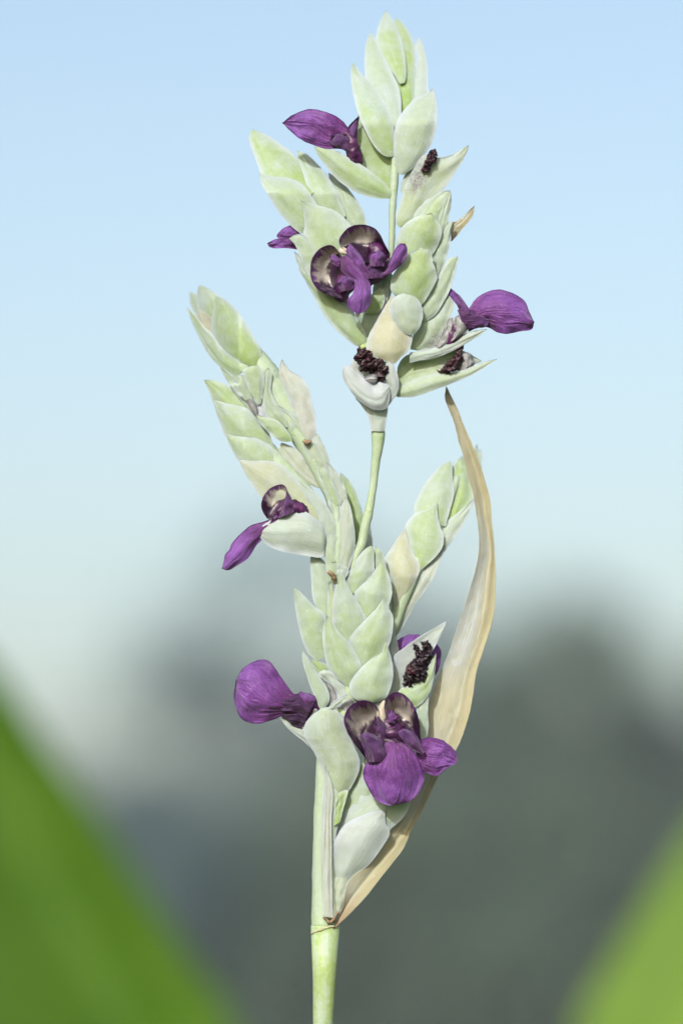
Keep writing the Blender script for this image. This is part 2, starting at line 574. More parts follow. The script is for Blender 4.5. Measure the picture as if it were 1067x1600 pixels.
def simple(name, c1, c2, scale, rough=0.5, spec=0.4, bump=0.5, bd=0.0003, lo=0.35, hi=0.65, sss=0.0, det=4):
    m = NT(name)
    tc = m.n('TexCoord')
    n1 = m.noise(tc.outputs['Object'], scale, det, 0.6)
    col = m.mix(m.ramp(n1, lo, hi), c1, c2)
    m.t.links.new(col, m.b.inputs['Base Color'])
    m.b.inputs['Roughness'].default_value = rough
    m.b.inputs['Specular IOR Level'].default_value = spec
    if sss:
        m.b.inputs['Subsurface Weight'].default_value = sss
        m.b.inputs['Subsurface Scale'].default_value = 0.0008
    if bump:
        m.t.links.new(m.bump(n1, bump, bd), m.b.inputs['Normal'])
    return m.m


def mat_calyx():
    m = NT('grey_calyx')
    tc, v, u = m.uv()
    ov, rnd = m.objvec(tc)
    st = m.noise(m.scalev(tc.outputs['UV'], (11, 1.2, 1)), 1.0, 4, 0.65, 0.8)
    n2 = m.noise(ov, 1900, 3, 0.6)
    col = m.mix(m.ramp(st, 0.30, 0.68), (0.056, 0.065, 0.070), (0.270, 0.281, 0.289))
    col = m.mix(m.math('MULTIPLY', m.ramp(n2, 0.58, 0.7), 0.4), col, (0.413, 0.426, 0.429))
    m.t.links.new(col, m.b.inputs['Base Color'])
    m.b.inputs['Roughness'].default_value = 0.32
    m.b.inputs['Specular IOR Level'].default_value = 0.5
    m.t.links.new(m.bump(n2, 0.4, 0.0001, m.bump(st, 0.6, 0.0004)), m.b.inputs['Normal'])
    return m.m


def mat_big_leaf():
    m = NT('big_leaf')
    tc, v, u = m.uv()
    ob = tc.outputs['Object']
    n1 = m.noise(ob, 14, 3)
    vein = m.noise(m.scalev(tc.outputs['UV'], (2, 60, 1)), 1.0, 2)
    col = m.mix(m.ramp(n1, 0.3, 0.7), (0.060, 0.150, 0.011), (0.088, 0.190, 0.018))
    col = m.mix(m.attr('pale'), col, (0.157, 0.272, 0.040))  # lighter green painted in for the leaf that catches more light
    col = m.mix(m.math('MULTIPLY', m.ramp(vein, 0.5, 0.7), 0.3), col, (0.114, 0.213, 0.046))
    m.t.links.new(col, m.b.inputs['Base Color'])
    m.b.inputs['Roughness'].default_value = 0.5
    m.b.inputs['Specular IOR Level'].default_value = 0.35
    tr = m.n('BsdfTranslucent')
    m.t.links.new(m.mix(0.5, col, (0.155, 0.316, 0.031)), tr.inputs[0])
    mx = m.n('MixShader')
    mx.inputs[0].default_value = 0.3
    m.t.links.new(m.b.outputs[0], mx.inputs[1])
    m.t.links.new(tr.outputs[0], mx.inputs[2])
    m.t.links.new(mx.outputs[0], m.out.inputs[0])
    m.t.links.new(m.bump(vein, 0.4, 0.002), m.b.inputs['Normal'])
    return m.m


BR, ST, PE, HO, DR = mat_bract(), mat_stem(), mat_petal(), mat_hood(), mat_dry()
WITH = simple('withered_maroon', (0.006, 0.003, 0.006), (0.042, 0.007, 0.017), 1300, 0.38, 0.5, 0.9, 0.0004)
BLACK = simple('withered_black', (0.005, 0.004, 0.006), (0.022, 0.007, 0.017), 1300, 0.35, 0.5, 0.9, 0.0004)
CALYX = mat_calyx()
THROAT = simple('flower_throat', (0.020, 0.004, 0.026), (0.085, 0.018, 0.085), 380, 0.42, 0.45, 0.6, 0.0005)
CREAM = simple('cream_tissue', (0.34, 0.31, 0.24), (0.43, 0.40, 0.33), 380, 0.5, 0.3, 0.4, 0.0003, sss=0.2)
SCAR = simple('brown_scar', (0.09, 0.06, 0.035), (0.27, 0.20, 0.12), 700, 0.6, 0.3, 0.9, 0.0004)
BIGL = mat_big_leaf()


def mat_foliage(name, c1, c2):
    m = NT(name)
    tc = m.n('TexCoord')
    n1 = m.noise(tc.outputs['Object'], 0.9, 3)
    oi = m.n('ObjectInfo')
    col = m.mix(m.ramp(n1, 0.3, 0.7), c1, c2)
    m.t.links.new(col, m.b.inputs['Base Color'])
    m.b.inputs['Roughness'].default_value = 0.6
    m.b.inputs['Specular IOR Level'].default_value = 0.25
    tr = m.n('BsdfTranslucent')
    m.t.links.new(col, tr.inputs[0])
    mx = m.n('MixShader')
    mx.inputs[0].default_value = 0.25
    m.t.links.new(m.b.outputs[0], mx.inputs[1])
    m.t.links.new(tr.outputs[0], mx.inputs[2])
    m.t.links.new(mx.outputs[0], m.out.inputs[0])
    return m.m


BARK = simple('bark', (0.06, 0.045, 0.035), (0.13, 0.10, 0.08), 6, 0.85, 0.2, 0.8, 0.02)
FOL_A = mat_foliage('foliage_green', (0.064, 0.104, 0.072), (0.086, 0.126, 0.088))
FOL_B = mat_foliage('foliage_haze_tint', (0.056, 0.100, 0.100), (0.078, 0.126, 0.124))  # bluish tint of distant haze put into the leaf colour

# ------------------------------------------------------------------ ground
def ground():
    import bmesh
    bm = bmesh.new()
    ring = [0, 2, 5, 10, 20, 40, 80, 160, 400, 1000, 2000]
    prev = None
    for r in ring:
        cur = []
        for k in range(48):
            a = 2 * math.pi * k / 48
            z = 0.0 if r < 3 else 0.06 * mnoise.noise((r * math.cos(a) / 7, r * math.sin(a) / 7, 0))
            cur.append(bm.verts.new((r * math.cos(a), r * math.sin(a), z)) if r else None)
        if r == 0:
            c0 = bm.verts.new((0, 0, 0)); prev = None
        elif prev is None:
            for k in range(48):
                bm.faces.new((c0, cur[k], cur[(k + 1) % 48]))
            prev = cur
        else:
            for k in range(48):
                bm.faces.new((prev[k], cur[k], cur[(k + 1) % 48], prev[(k + 1) % 48]))
            prev = cur
    me = bpy.data.meshes.new('ground'); bm.to_mesh(me); bm.free()
    me.polygons.foreach_set('use_smooth', [True] * len(me.polygons))
    m = simple('grassy_ground', (0.05, 0.075, 0.025), (0.10, 0.105, 0.05), 1.7, 0.9, 0.1, 0.6, 0.03)
    o = link('ground', me, m, None, (0, 0, 0))
    o['kind'] = 'structure'
ground()


# ------------------------------------------------------------------ trees far behind
def tree(loc, height, spread, low, n, fol, label, seed, gap=0.5):
    rg = random.Random(seed)
    root = bpy.data.objects.new('tree', None)
    COL.objects.link(root)
    root.location = loc
    root['_o'] = tuple(loc)
    root['label'] = label; root['category'] = 'tree'; root['group'] = 'trees beyond the flowering stalk'
    V, F = [], []
    def limb(p0, p1, r0, r1, ns=7, seg=5):
        p0, p1 = Vector(p0), Vector(p1)
        ax = (p1 - p0).normalized()
        s1 = ax.orthogonal().normalized(); s2 = ax.cross(s1)
        st = len(V)
        for i in range(seg + 1):
            f = i / seg
            c = p0.lerp(p1, f) + Vector((mnoise.noise((f * 3, seed, 1)), mnoise.noise((f * 3, seed, 5)), 0)) * 0.12 * (p1 - p0).length * f * (1 - f) * 4
            r = r0 + (r1 - r0) * f
            for j in range(ns):
                a = 2 * math.pi * j / ns
                V.append(c + (s1 * math.cos(a) + s2 * math.sin(a)) * r)
        for i in range(seg):
            for j in range(ns):
                k = (j + 1) % ns
                F.append((st + i * ns + j, st + i * ns + k, st + (i + 1) * ns + k, st + (i + 1) * ns + j))
    limb((0, 0, -0.1), (0, 0, height * 0.82), height * 0.022, height * 0.006)
    tips = []
    for i in range(11):
        f = 0.22 + 0.55 * i / 11
        a = i * 2.4 + rg.random()
        ln = spread * (0.85 - 0.4 * f) * rg.uniform(0.7, 1.0)
        p1 = (ln * math.cos(a), ln * math.sin(a), height * (f + 0.16))
        limb((0, 0, height * f), p1, height * 0.009, height * 0.003, 5, 4)
        tips.append(Vector(p1))
    me = bpy.data.meshes.new('trunk'); me.from_pydata([tuple(v) for v in V], [], F)
    link('trunk', me, BARK, root, loc)
    # crown: leaf clumps round the limb ends and through the volume
    clumps = []
    for i in range(46):
        z = rg.uniform(low, 1.0)
        q = (z - low) / (1 - low)
        rr = spread * (1 - 0.75 * q ** 1.6) * math.sqrt(rg.random())
        a = rg.uniform(0, 6.283)
        clumps.append((Vector((rr * math.cos(a), rr * math.sin(a), z * height * 0.97)), rg.uniform(0.10, 0.22) * spread * (1 - 0.4 * q) + 0.15))
    for t_ in tips:
        clumps.append((t_, spread * 0.22))
    V, F = [], []
    for i in range(n):
        c, r = rg.choice(clumps)
        while True:
            q = Vector((rg.uniform(-1, 1), rg.uniform(-1, 1), rg.uniform(-1, 1)))
            if q.length < 1:
                break
        p = c + q * r * 1.25
        nrm = (q + Vector((0, -0.3, 0.6)) + Vector((rg.gauss(0, .6), rg.gauss(0, .6), rg.gauss(0, .6)))).normalized()
        s1 = nrm.orthogonal().normalized(); s2 = nrm.cross(s1)
        a = rg.uniform(0, 6.28)
        e1 = (s1 * math.cos(a) + s2 * math.sin(a)) * rg.uniform(0.07, 0.13)
        e2 = (s2 * math.cos(a) - s1 * math.sin(a)) * rg.uniform(0.035, 0.06)
        st = len(V)
        V += [p - e1, p + e2, p + e1 + nrm * 0.015, p - e2]
        F.append((st, st + 1, st + 2, st + 3))
    me = bpy.data.meshes.new('crown'); me.from_pydata([tuple(v) for v in V], [], F)
    link('crown', me, fol, root, loc, kind='stuff')
    return root


def haze():
    import bmesh
    bm = bmesh.new()
    bmesh.ops.create_cube(bm, size=1.0)
    bmesh.ops.scale(bm, vec=(4300, 4300, 11.2), verts=bm.verts)
    bmesh.ops.translate(bm, vec=(0, 0, 4.4), verts=bm.verts)
    me = bpy.data.meshes.new('haze'); bm.to_mesh(me); bm.free()
    mt = bpy.data.materials.new('pale_haze')
    mt.use_nodes = True
    t = mt.node_tree
    t.nodes.remove(t.nodes['Principled BSDF'])
    v = t.nodes.new('ShaderNodeVolumePrincipled')
    v.inputs['Color'].default_value = (0.72, 0.82, 1.0, 1)
    v.inputs['Density'].default_value = HAZE
    t.links.new(v.outputs[0], t.nodes['Material Output'].inputs['Volume'])
    o = link('haze', me, mt, None, (0, 0, 0))
    o['kind'] = 'stuff'


HAZE = 0.0017
haze()


def at_bg(px, dist):
    """ground point below photo column px at a distance"""
    return Vector(((px - 533.5) * S * (dist / DIST), CAM.y + dist, 0))


# trees: only those the photograph sees, plus their neighbours at the frame's sides
for i, (px, dist, h, sp, low, n, fol, lab) in enumerate([
    (895, 50, 6.7, 2.3, 0.10, 11000, FOL_A, 'broad green tree with a rounded top, rising on the right behind the dry sheath'),
    (520, 58, 8.8, 4.0, 0.10, 5200, FOL_B, 'tall thin-crowned haze-tinted tree straight behind the flowering stalk'),
    (690, 54, 7.0, 2.1, 0.08, 8000, FOL_B, 'haze-tinted tree filling the gap between the tall tree and the rounded tree'),
    (280, 56, 6.9, 2.9, 0.10, 4600, FOL_B, 'sparse haze-tinted tree with sky showing through, left of the tall tree'),
    (200, 50, 4.9, 1.7, 0.08, 6500, FOL_B, 'low bushy haze-tinted tree above the left big leaf'),
    (40, 46, 3.9, 1.5, 0.06, 7000, FOL_B, 'shortest shrubby tree, half hidden by the left big leaf'),
    (600, 42, 4.5, 1.8, 0.05, 11000, FOL_A, 'low green tree at the foot of the flowering stalk'),
    (1180, 52, 6.5, 2.1, 0.08, 9000, FOL_A, 'green tree beyond the right big leaf, next to the rounded tree'),
    (330, 44, 4.1, 1.7, 0.05, 10000, FOL_B, 'small dense haze-tinted tree in front of the tall thin-crowned one'),
    (850, 40, 4.1, 1.6, 0.05, 10000, FOL_A, 'low green tree in front of the rounded tree'),
]):
    tree(at_bg(px, dist), h, sp, low, n, fol, lab, 11 + i)


# ------------------------------------------------------------------ big leaves low on both sides
def big_leaf(label, left, mid, right, dep, foot, w, pale):
    a = pts(mid)[0]
    base = pix(a[0], a[1], dep[0])
    root = bpy.data.objects.new('big_leaf', None)
    COL.objects.link(root)
    fx = Vector((foot[0], foot[1], 0.0))
    root.location = fx
    root['_o'] = tuple(fx)
    root['label'] = label; root['category'] = 'leaf'; root['group'] = 'big green leaves of the water plant'
    sheet('blade', root, BIGL, [left, mid, right], d=dep, b=0.10, th=8, nu=40, nv=24, rough=6, wav=50, doff=w, pale=pale)
    # midrib and the stalk down to the ground
    tube('midrib', root, BIGL, [(x, y, 36 * (1 - 0.8 * i / (len(pts(mid)) - 1)), np.interp(i / (len(pts(mid)) - 1), np.linspace(0, 1, len(dep)), dep) + w[1] - 20) for i, (x, y) in enumerate(pts(mid))], 40, 10)
    n = 24
    V, F = [], []
    p0, p3 = base, fx + Vector((0, 0, -0.03))
    p1, p2 = base + (base - pix(*pts(mid)[1], dep[0])).normalized() * 0.25, p3 + Vector((0, 0, 0.5))
    for i in range(n + 1):
        f = i / n
        c = p0 * (1 - f) ** 3 + p1 * 3 * f * (1 - f) ** 2 + p2 * 3 * f * f * (1 - f) + p3 * f ** 3
        r = 0.003 + 0.005 * f
        for j in range(10):
            an = 2 * math.pi * j / 10
            V.append(c + Vector((math.cos(an) * r, math.sin(an) * r, 0)))
    for i in range(n):
        for j in range(10):
            k = (j + 1) % 10
            F.append((i * 10 + j, i * 10 + k, (i + 1) * 10 + k, (i + 1) * 10 + j))
    me = bpy.data.meshes.new('leaf_stalk')
    me.from_pydata([tuple(v - fx) for v in V], [], F)
    me.polygons.foreach_set('use_smooth', [True] * len(F))
    link('leaf_stalk', me, BIGL, root, fx)


big_leaf('broad green leaf coloured as partly shaded, the larger of the two, rising on the left of the stalk',
         '260,2250 0,2050 -370,1700 -560,1300 -470,980 -260,820',
         '290,2300 260,2000 222,1680 165,1535 70,1360 0,1228 -120,1020 -260,820',
         '400,2250 420,1900 366,1605 312,1520 250,1430 187,1332 125,1232 62,1147 0,1052 -110,930 -260,820',
         (-7000, -7000), (-0.05, 1.18), [1200, -150, 60], 0.0)
big_leaf('narrower green leaf coloured as better lit, arching up on the right of the stalk',
         '830,2250 842,1900 902,1600 934,1537 972,1472 1022,1387 1075,1304 1146,1200 1234,1090 1350,980',
         '860,2300 940,1950 1010,1690 1100,1450 1230,1200 1350,980',
         '920,2250 1100,1950 1260,1650 1360,1380 1400,1180 1350,980',
         (-7000, -7000), (0.2, 1.18), [-250, 150, 500], 1.0)

# ------------------------------------------------------------------ the flowering stalk
FOOT = Vector((pix(504, 1600).x, pix(504, 1600).y + 0.02, 0.0))
stalk = bpy.data.objects.new('flowering_stalk', None)
COL.objects.link(stalk)
stalk.location = FOOT
stalk['_o'] = tuple(FOOT)
stalk['label'] = 'tall pale green flowering stalk with waxy bracts and purple flowers'
stalk['category'] = 'flower stalk'

# main stem: from the ground up to the node, and on behind the lower spike
stem = tube('stem', stalk, ST, [(504, 11450, 62, -110), (504, 8000, 56, -60), (504, 4000, 46, -20), (504, 2200, 36, 0), (504, 1700, 31, 0), (504.5, 1600, 31, 0), (506, 1550, 34, 0), (508, 1500, 41, 0), (509, 1458, 48, 0), (508, 1446, 45, 0)],
            120, 24, amp=0.6, fr=22, green=0.7)
tube('upper_stem', stalk, ST, [(507, 1450, 42, -2), (505, 1400, 36, -3), (506, 1330, 35, -3), (508, 1250, 33, -3), (512, 1170, 32, -3), (530, 1080, 30, -4), (540, 980, 30, -6), (540, 900, 28, -8)], 60, 24, amp=0.8, fr=18, green=0.05)
tube('node_ring', stalk, ST, [(486.5, 1459, 3, 3), (489, 1457, 6, 9), (500, 1453, 5, 20.3), (512, 1449, 5, 21.4), (522, 1447, 4, 19.5)], 24, 10, amp=0.8, fr=5, green=0.6, peach=0.5)
tube('sheath_scar', stalk, SCAR, [(506, 1432, 3, 22), (514, 1440, 6, 24), (521, 1437, 6, 24), (528, 1425, 3, 22)], 24, 10, amp=2.0, fr=4)


def bract(sp, L, R, d=(0, 8), g=0.4, p=0.0, gr=0.0, mat=None, name='bract', **kw):
    kw.setdefault('th', 1.7)
    kw.setdefault('crease', random.choice((0.0, 0.6, 1.1, 1.6)))
    kw.setdefault('wav', random.choice((1.0, 2.0, 3.5)))
    kw['b'] = kw.get('b', 0.45) * 0.55
    return sheet(name, sp, mat or BR, [L, R], d=d, green=g, peach=p, grey=gr, grow=1.3, **kw)


# ================= upper spike
LEAN[0] = lambda x, y: -0.9 * max(0.0, 190 - y) - 0.0012 * max(0.0, 190 - y) ** 2
T = tube('upper_spike', stalk, ST, [(550, 892, 12, 2), (556, 868, 14, 2), (565, 850, 15, 2), (571, 820, 15.5, 2), (577, 795, 13.5, 2), (583, 760, 12, 2), (587, 720, 14.5, 2), (590, 695, 18.5, 2), (591, 677, 22, 2), (590, 668, 19, 2), (590, 640, 20, -2), (592, 590, 20, -6), (596, 530, 18, -8), (602, 460, 15, -8), (611, 395, 10, -4), (613, 330, 11, 0), (616, 280, 13, 0), (618, 230, 10, -2), (622, 170, 8, -8)],
         110, 18, amp=0.7, fr=14, green=0.05)
bract(T, '625,131 617,117 605,100 594,82 588,64 591,44 602,17', '626,131 632,126 633,106 630,80 624,56 614,36 606,22 602,17', (0, -4), g=0.55, b=0.5)
bract(T, '627,176 620,150 612,115 609,80 613,45 619,28', '628,176 638,148 646,122 648,100 648,78 642,58 630,38 619,28', (-14, -16), g=1.0, b=0.5, wide=0.6)
bract(T, '616,198 598,180 580,150 572,122 571,94 573,66 579,52', '616,198 625,174 624,148 618,128 606,104 592,78 584,60 579,52', (2, 0), g=0.18, b=0.45, wide=0.6)
bract(T, '613,245 600,242 584,226 570,200 560,176 552,142 549,114 552,98', '614,245 615,234 615,214 612,192 604,168 592,150 576,130 560,112 552,98', (6, 10), g=0.5, b=0.5)
bract(T, '626,178 636,154 646,124 653,92 650,72 655,58', '628,182 655,170 667,150 667,130 666,100 662,78 655,58', (-20, -18), g=0.08, gr=0.2, b=0.4)
bract(T, '622,200 628,180 638,166 650,154 664,148', '640,205 655,180 664,165 668,152 664,148', (-2, 2), g=0.15, b=0.3)
bract(T, '624,272 618,256 616,228 617,204 624,184 638,166 650,154 668,146 676,138', '628,273 642,264 658,246 672,226 680,202 682,176 680,154 676,138', (4, 12), g=0.34, gr=0.2, b=0.55)
bract(T, '611,309 590,309 560,301 544,292 528,280 512,262 500,246 491,230', '612,300 596,283 572,264 556,254 540,245 524,236 506,231 491,230', (4, 14), g=0.45, b=0.7, c=0.55)
bract(T, '609,306 590,284 570,262 557,247 555,215 560,178', '613,305 615,280 615,245 602,215 578,188 560,178', (-12, -8), g=0.6, b=-0.25)
bract(T, '622,354 619,340 626,318 634,290 648,262 664,242 684,247 706,243 732,227', '625,355 645,348 670,320 694,294 712,266 724,246 732,227', (4, 8), g=0.30, p=0.25, b=0.45, stain=0.9, stain_u=0.46, stain_v=0.25)
bract(T, '626,300 629,283 640,264 656,245', '634,304 648,285 658,265 656,245', (-6, -4), g=0.1, b=0.3)
bract(T, '632,372 640,348 654,326 666,313 678,304 690,300 703,298', '660,375 690,362 694,352 699,336 702,318 703,298', (4, 10), g=0.55, b=0.45)
bract(T, '682,372 680,352 684,334 692,316 703,300', '690,366 697,350 701,334 704,318 703,300', (8, 12), g=0.5, b=0.5)
bract(T, '640,412 622,400 620,382 623,368 630,354 642,344 658,337 674,333', '660,416 678,392 686,376 689,358 681,344 674,333', (8, 20), g=0.62, b=0.5)
bract(T, '678,436 679,420 675,406 677,390 684,376 690,364 696,351 706,345', '684,434 690,418 697,400 701,382 703,364 706,345', (0, 10), g=0.22, b=0.55)
bract(T, '704,362 706,350 716,345 728,335 741,322', '704,376 709,372 723,355 736,338 741,322', (-16, -12), g=0, mat=DR, name='dry_bract', b=0.3)
bract(T, '634,476 614,458 611,444 616,428 630,408 638,398 650,390 662,387', '652,478 660,473 670,458 681,436 680,424 675,410 672,392 662,387', (14, 28), g=0.66, b=0.5)
bract(T, '657,504 656,490 660,474 670,460 684,436 696,413 702,405 715,401', '660,504 678,492 690,474 700,456 706,438 711,420 715,401', (4, 14), g=0.22, gr=0.1, b=0.55)
bract(T, '642,524 630,519 620,510 613,496 609,480 616,466 630,459 640,461', '645,523 654,512 659,496 658,480 652,468 646,463 640,461', (26, 30), g=0.30, gr=0.25, b=0.6)
bract(T, '612,569 596,562 578,554 573,540 578,522 588,504 600,482 612,462', '616,568 626,558 638,546 643,526 640,500 632,478 612,462', (22, 18), g=0.15, p=1.15, b=0.6)
bract(T, '642,546 646,526 658,504 678,492 690,476 700,460', '652,548 682,540 694,516 702,496 708,476 700,460', (-2, 4), g=0.35, gr=0.2, b=0.3, stain=0.8, stain_u=0.30, stain_v=0.85)
bract(T, '640,566 655,562 678,558 700,550 722,539 742,527 760,515', '640,552 658,549 674,546 690,539 710,530 726,522 742,518 760,515', (8, 14), g=0.12, gr=0.3, b=0.7)
bract(T, '620,612 658,596 690,584 720,575 752,564', '621,576 628,562 645,553 680,551 712,546 752,564', (-6, -4), g=0.55, gr=0.2, b=-0.3, stain=0.6, stain_u=0.65, stain_v=0.4)
bract(T, '619,619 640,620 660,615 680,608 700,600 730,588 750,577 766,567 776,561', '620,610 632,602 660,590 688,584 706,583 726,579 742,572 760,566 776,561', (8, 14), g=0.40, gr=0.2, b=0.75)
bract(T, '537,572 536,588 546,607 560,624 582,638 600,639 607,628 608,604', '537,571 550,577 566,591 584,604 592,598 600,600 608,603', (30, 30), g=0.04, gr=0.6, b=0.75, c=0.45)
bract(T, '603,637 608,618 607,604 600,596 601,580 606,562', '605,636 612,625 619,615 622,600 620,586 614,572 606,562', (20, 24), g=0.04, gr=0.5, b=0.65)
bract(T, '566,612 552,592 546,576 556,560 576,552', '600,612 606,590 604,572 596,560 576,552', (4, -4), g=0.1, p=0.4, gr=0.5, b=-0.3)
bract(T, '580,674 577,654 568,637 556,622', '600,674 603,652 605,634 606,620', (12, 10), g=0.10, gr=0.3, b=0.7, th=1.5)
tube('node_ring', stalk, SCAR, [(582, 672, 3, 11), (588, 669, 5, 13), (594, 670, 5, 12), (599, 673, 3, 8)], 16, 8, amp=1.0, fr=4, label='yellow brown ring below the upper spike')

# ---- its left branch
LEAN[0] = lambda x, y: -1.0 * max(0.0, 300 - y)
U = tube('side_spike', stalk, ST, [(577, 556, 16, -6), (570, 545, 14, -2), (556, 515, 14, -6), (538, 470, 16, -8), (518, 420, 18, -10), (498, 370, 18, -10), (478, 320, 16, -12), (455, 275, 10, -12)], 50, 14, amp=0.5, green=0.1)
bract(U, '484,304 456,306 428,292 411,274 404,258 396,236 390,216 394,202', '487,305 478,280 466,252 454,238 438,226 420,214 404,206 394,202', (-4, -10), g=0.85, b=0.5, wide=0.75)
bract(U, '476,364 466,361 452,348 436,330 422,308 410,288 406,271', '492,340 490,318 480,298 464,284 444,278 420,276 406,271', (2, 8), g=0.42, b=0.5, wide=0.75)
bract(U, '516,350 494,324 488,306 480,288 474,268 468,250 464,236', '536,340 534,334 528,312 520,292 508,272 492,254 476,240 464,236', (-4, 4), g=0.28, b=0.5, wide=0.75)
bract(U, '556,384 544,352 534,334 528,306 518,286 513,270', '572,372 571,354 571,344 564,326 554,310 540,292 526,279 513,270', (-12, -8), g=0.22, b=0.45, wide=0.75)
bract(U, '520,440 490,402 478,380 475,366 477,348 475,330 470,313', '560,420 556,370 546,352 532,337 516,327 492,321 470,313', (4, 14), g=0.42, b=0.4)
bract(U, '490,444 477,416 470,400 463,384 452,372', '512,440 500,400 486,379 470,367 452,372', (6, 12), g=0.22, b=0.4)
bract(U, '488,440 474,432 466,412 460,393', '500,436 488,424 474,408 460,393', (0, 4), g=0.12, gr=0.2, b=0.4)
bract(U, '568,542 557,540 546,532 524,512 504,486 486,452 473,428', '573,540 573,528 568,516 554,494 538,474 510,448 488,434 473,428', (4, 12), g=0.42, b=0.6)
bract(U, '570,540 564,512 556,492 566,475 590,458 606,446', '574,540 582,512 594,490 604,468 606,446', (-4, 2), g=0.25, b=0.45)
bract(U, '584,470 584,448 594,434 612,428', '606,468 611,455 614,440 612,428', (-8, -4), g=0.1, gr=0.4, b=0.35)
bract(U, '578,491 571,487 572,472 582,460 594,450', '583,492 594,484 600,470 599,458 594,450', (6, 10), g=1.0, b=0.4)
tube('branch_collar', stalk, ST, [(564, 544, 9, 8), (572, 541, 10, 10), (580, 544, 8, 6)], 14, 10, amp=1.0, green=1.0)

LEAN[0] = lambda x, y: -1.6 * max(0.0, 375 - x) if y < 600 else -0.8 * max(0.0, 360 - x)
# ================= left spike with its lower side shoot
V = tube('left_spike', stalk, ST, [(524, 912, 22, 0), (525, 880, 24, 2), (529, 840, 23, 2), (526, 805, 23, 0), (518, 775, 22, 0), (506, 748, 25, -2), (493, 720, 28, -2), (476, 690, 34, -6), (455, 655, 38, -9), (434, 615, 42, -12), (413, 580, 40, -12), (388, 545, 30, -14), (350, 500, 14, -16)], 80, 18, amp=1.0, fr=12, green=0.0)
bract(V, '344,540 326,520 312,490 308,466 312,446', '392,540 380,505 362,478 342,463 326,452 312,446', (-12, -18), g=0.55, b=0.5)
bract(V, '330,530 312,500 300,478 297,456', '340,520 328,490 312,466 297,456', (-20, -26), g=0.15, b=0.4)
bract(V, '330,523 318,508 311,496 313,485', '331,522 332,508 328,496 313,485', (-8, -10), g=0, p=1.6, b=-0.2)
bract(V, '376,583 360,582 344,572 328,554 314,530 302,504 293,481', '388,572 378,566 358,556 342,540 330,522 316,509 306,495 293,481', (4, 0), g=0.38, b=0.6, wide=0.75)
bract(V, '392,574 384,571 364,562 346,544 333,524 331,504 335,482 337,465', '402,574 409,562 406,544 398,532 386,510 374,492 360,476 347,466 337,465', (4, -2), g=0.72, b=0.55)
bract(V, '404,632 398,622 390,608 383,590 381,578 396,571', '407,631 409,616 412,594 410,580 404,573 396,571', (14, 18), g=0.3, b=0.55)
bract(V, '386,626 376,618 368,606 364,588', '398,624 390,606 381,588 364,588', (8, 12), g=0.18, gr=0.1, b=0.5)
bract(V, '402,656 392,643 376,623 360,601 344,574', '408,652 392,628 378,606 364,588 344,574', (2, 4), g=0.2, b=0.4)
sheet('withered_petal', V, CALYX, ['401,650 392,640 384,626', '403,650 401,632 394,621'], d=(12, 12), b=0.4, th=1.2)
bract(V, '404,652 400,640 402,628 410,622', '420,652 416,640 413,630 410,622', (8, 10), g=0.0, gr=0.9, b=0.4)
bract(V, '446,668 419,652 413,632 411,608 414,584 420,575', '449,668 442,646 430,630 422,610 424,588 420,575', (8, 14), g=0.36, gr=0.1, b=0.55)
bract(V, '442,648 434,636 423,612 426,592 428,577', '452,652 457,640 450,620 436,596 428,577', (0, 4), g=0.4, b=0.5)
bract(V, '476,691 464,675 457,653 454,630 444,606 437,584 441,562', '486,690 493,676 492,652 486,630 482,608 470,590 451,578 441,562', (8, 6), g=0.0, p=0.7, gr=0.35, b=0.5, wav=5, label='pale pinkish papery bract')
tube('bract_scar', stalk, SCAR, [(474, 688, 5, 18), (480, 692, 7, 20), (486, 688, 4, 18)], 12, 8, amp=1.5, fr=4)
bract(V, '452,690 438,688 422,676 410,664 401,649', '455,690 454,684 445,670 430,657 401,649', (14, 16), g=0.45, b=0.6)
bract(V, '500,763 480,755 460,742 446,724 436,704 440,692', '502,762 498,752 488,736 476,716 458,700 440,692', (-2, 2), g=0.1, p=0.45, gr=0.2, b=0.5)
bract(V, '516,759 508,742 498,720 490,700 489,688 495,677', '518,758 518,740 514,720 506,698 495,677', (8, 10), g=0.2, p=0.15, gr=0.25, b=0.5)
bract(V, '531,788 522,768 516,750 512,736 511,722', '534,787 541,777 535,756 528,742 511,722', (6, 10), g=0.12, p=0.15, gr=0.35, b=0.5)
bract(V, '536,902 530,880 529,850 528,825 531,800 541,777', '540,902 547,880 553,858 553,830 548,800 541,777', (10, 12), g=0.15, p=0.2, gr=0.25, b=0.6)
bract(V, '514,898 508,872 507,845 512,820 500,800', '530,898 529,870 527,840 520,815 500,800', (12, 12), g=0.3, gr=0.1, b=0.5)
bract(V, '548,852 545,830 540,800 535,770 532,739', '562,850 568,820 566,803 556,772 545,752 532,739', (-34, -38), g=0.75, b=0.5)
bract(V, '560,866 560,840 566,815 574,795', '580,866 581,850 578,825 574,795', (-34, -36), g=0.1, gr=0.4, b=0.4)
bract(V, '528,900 527,888 530,880', '538,906 543,890 530,880', (14, 16), g=0.1, gr=0.3, b=0.4)
tube('bract_scar', stalk, SCAR, [(513, 893, 6, 24), (520, 899, 8, 26), (524, 908, 6, 24)], 12, 8, amp=1.6, fr=4)

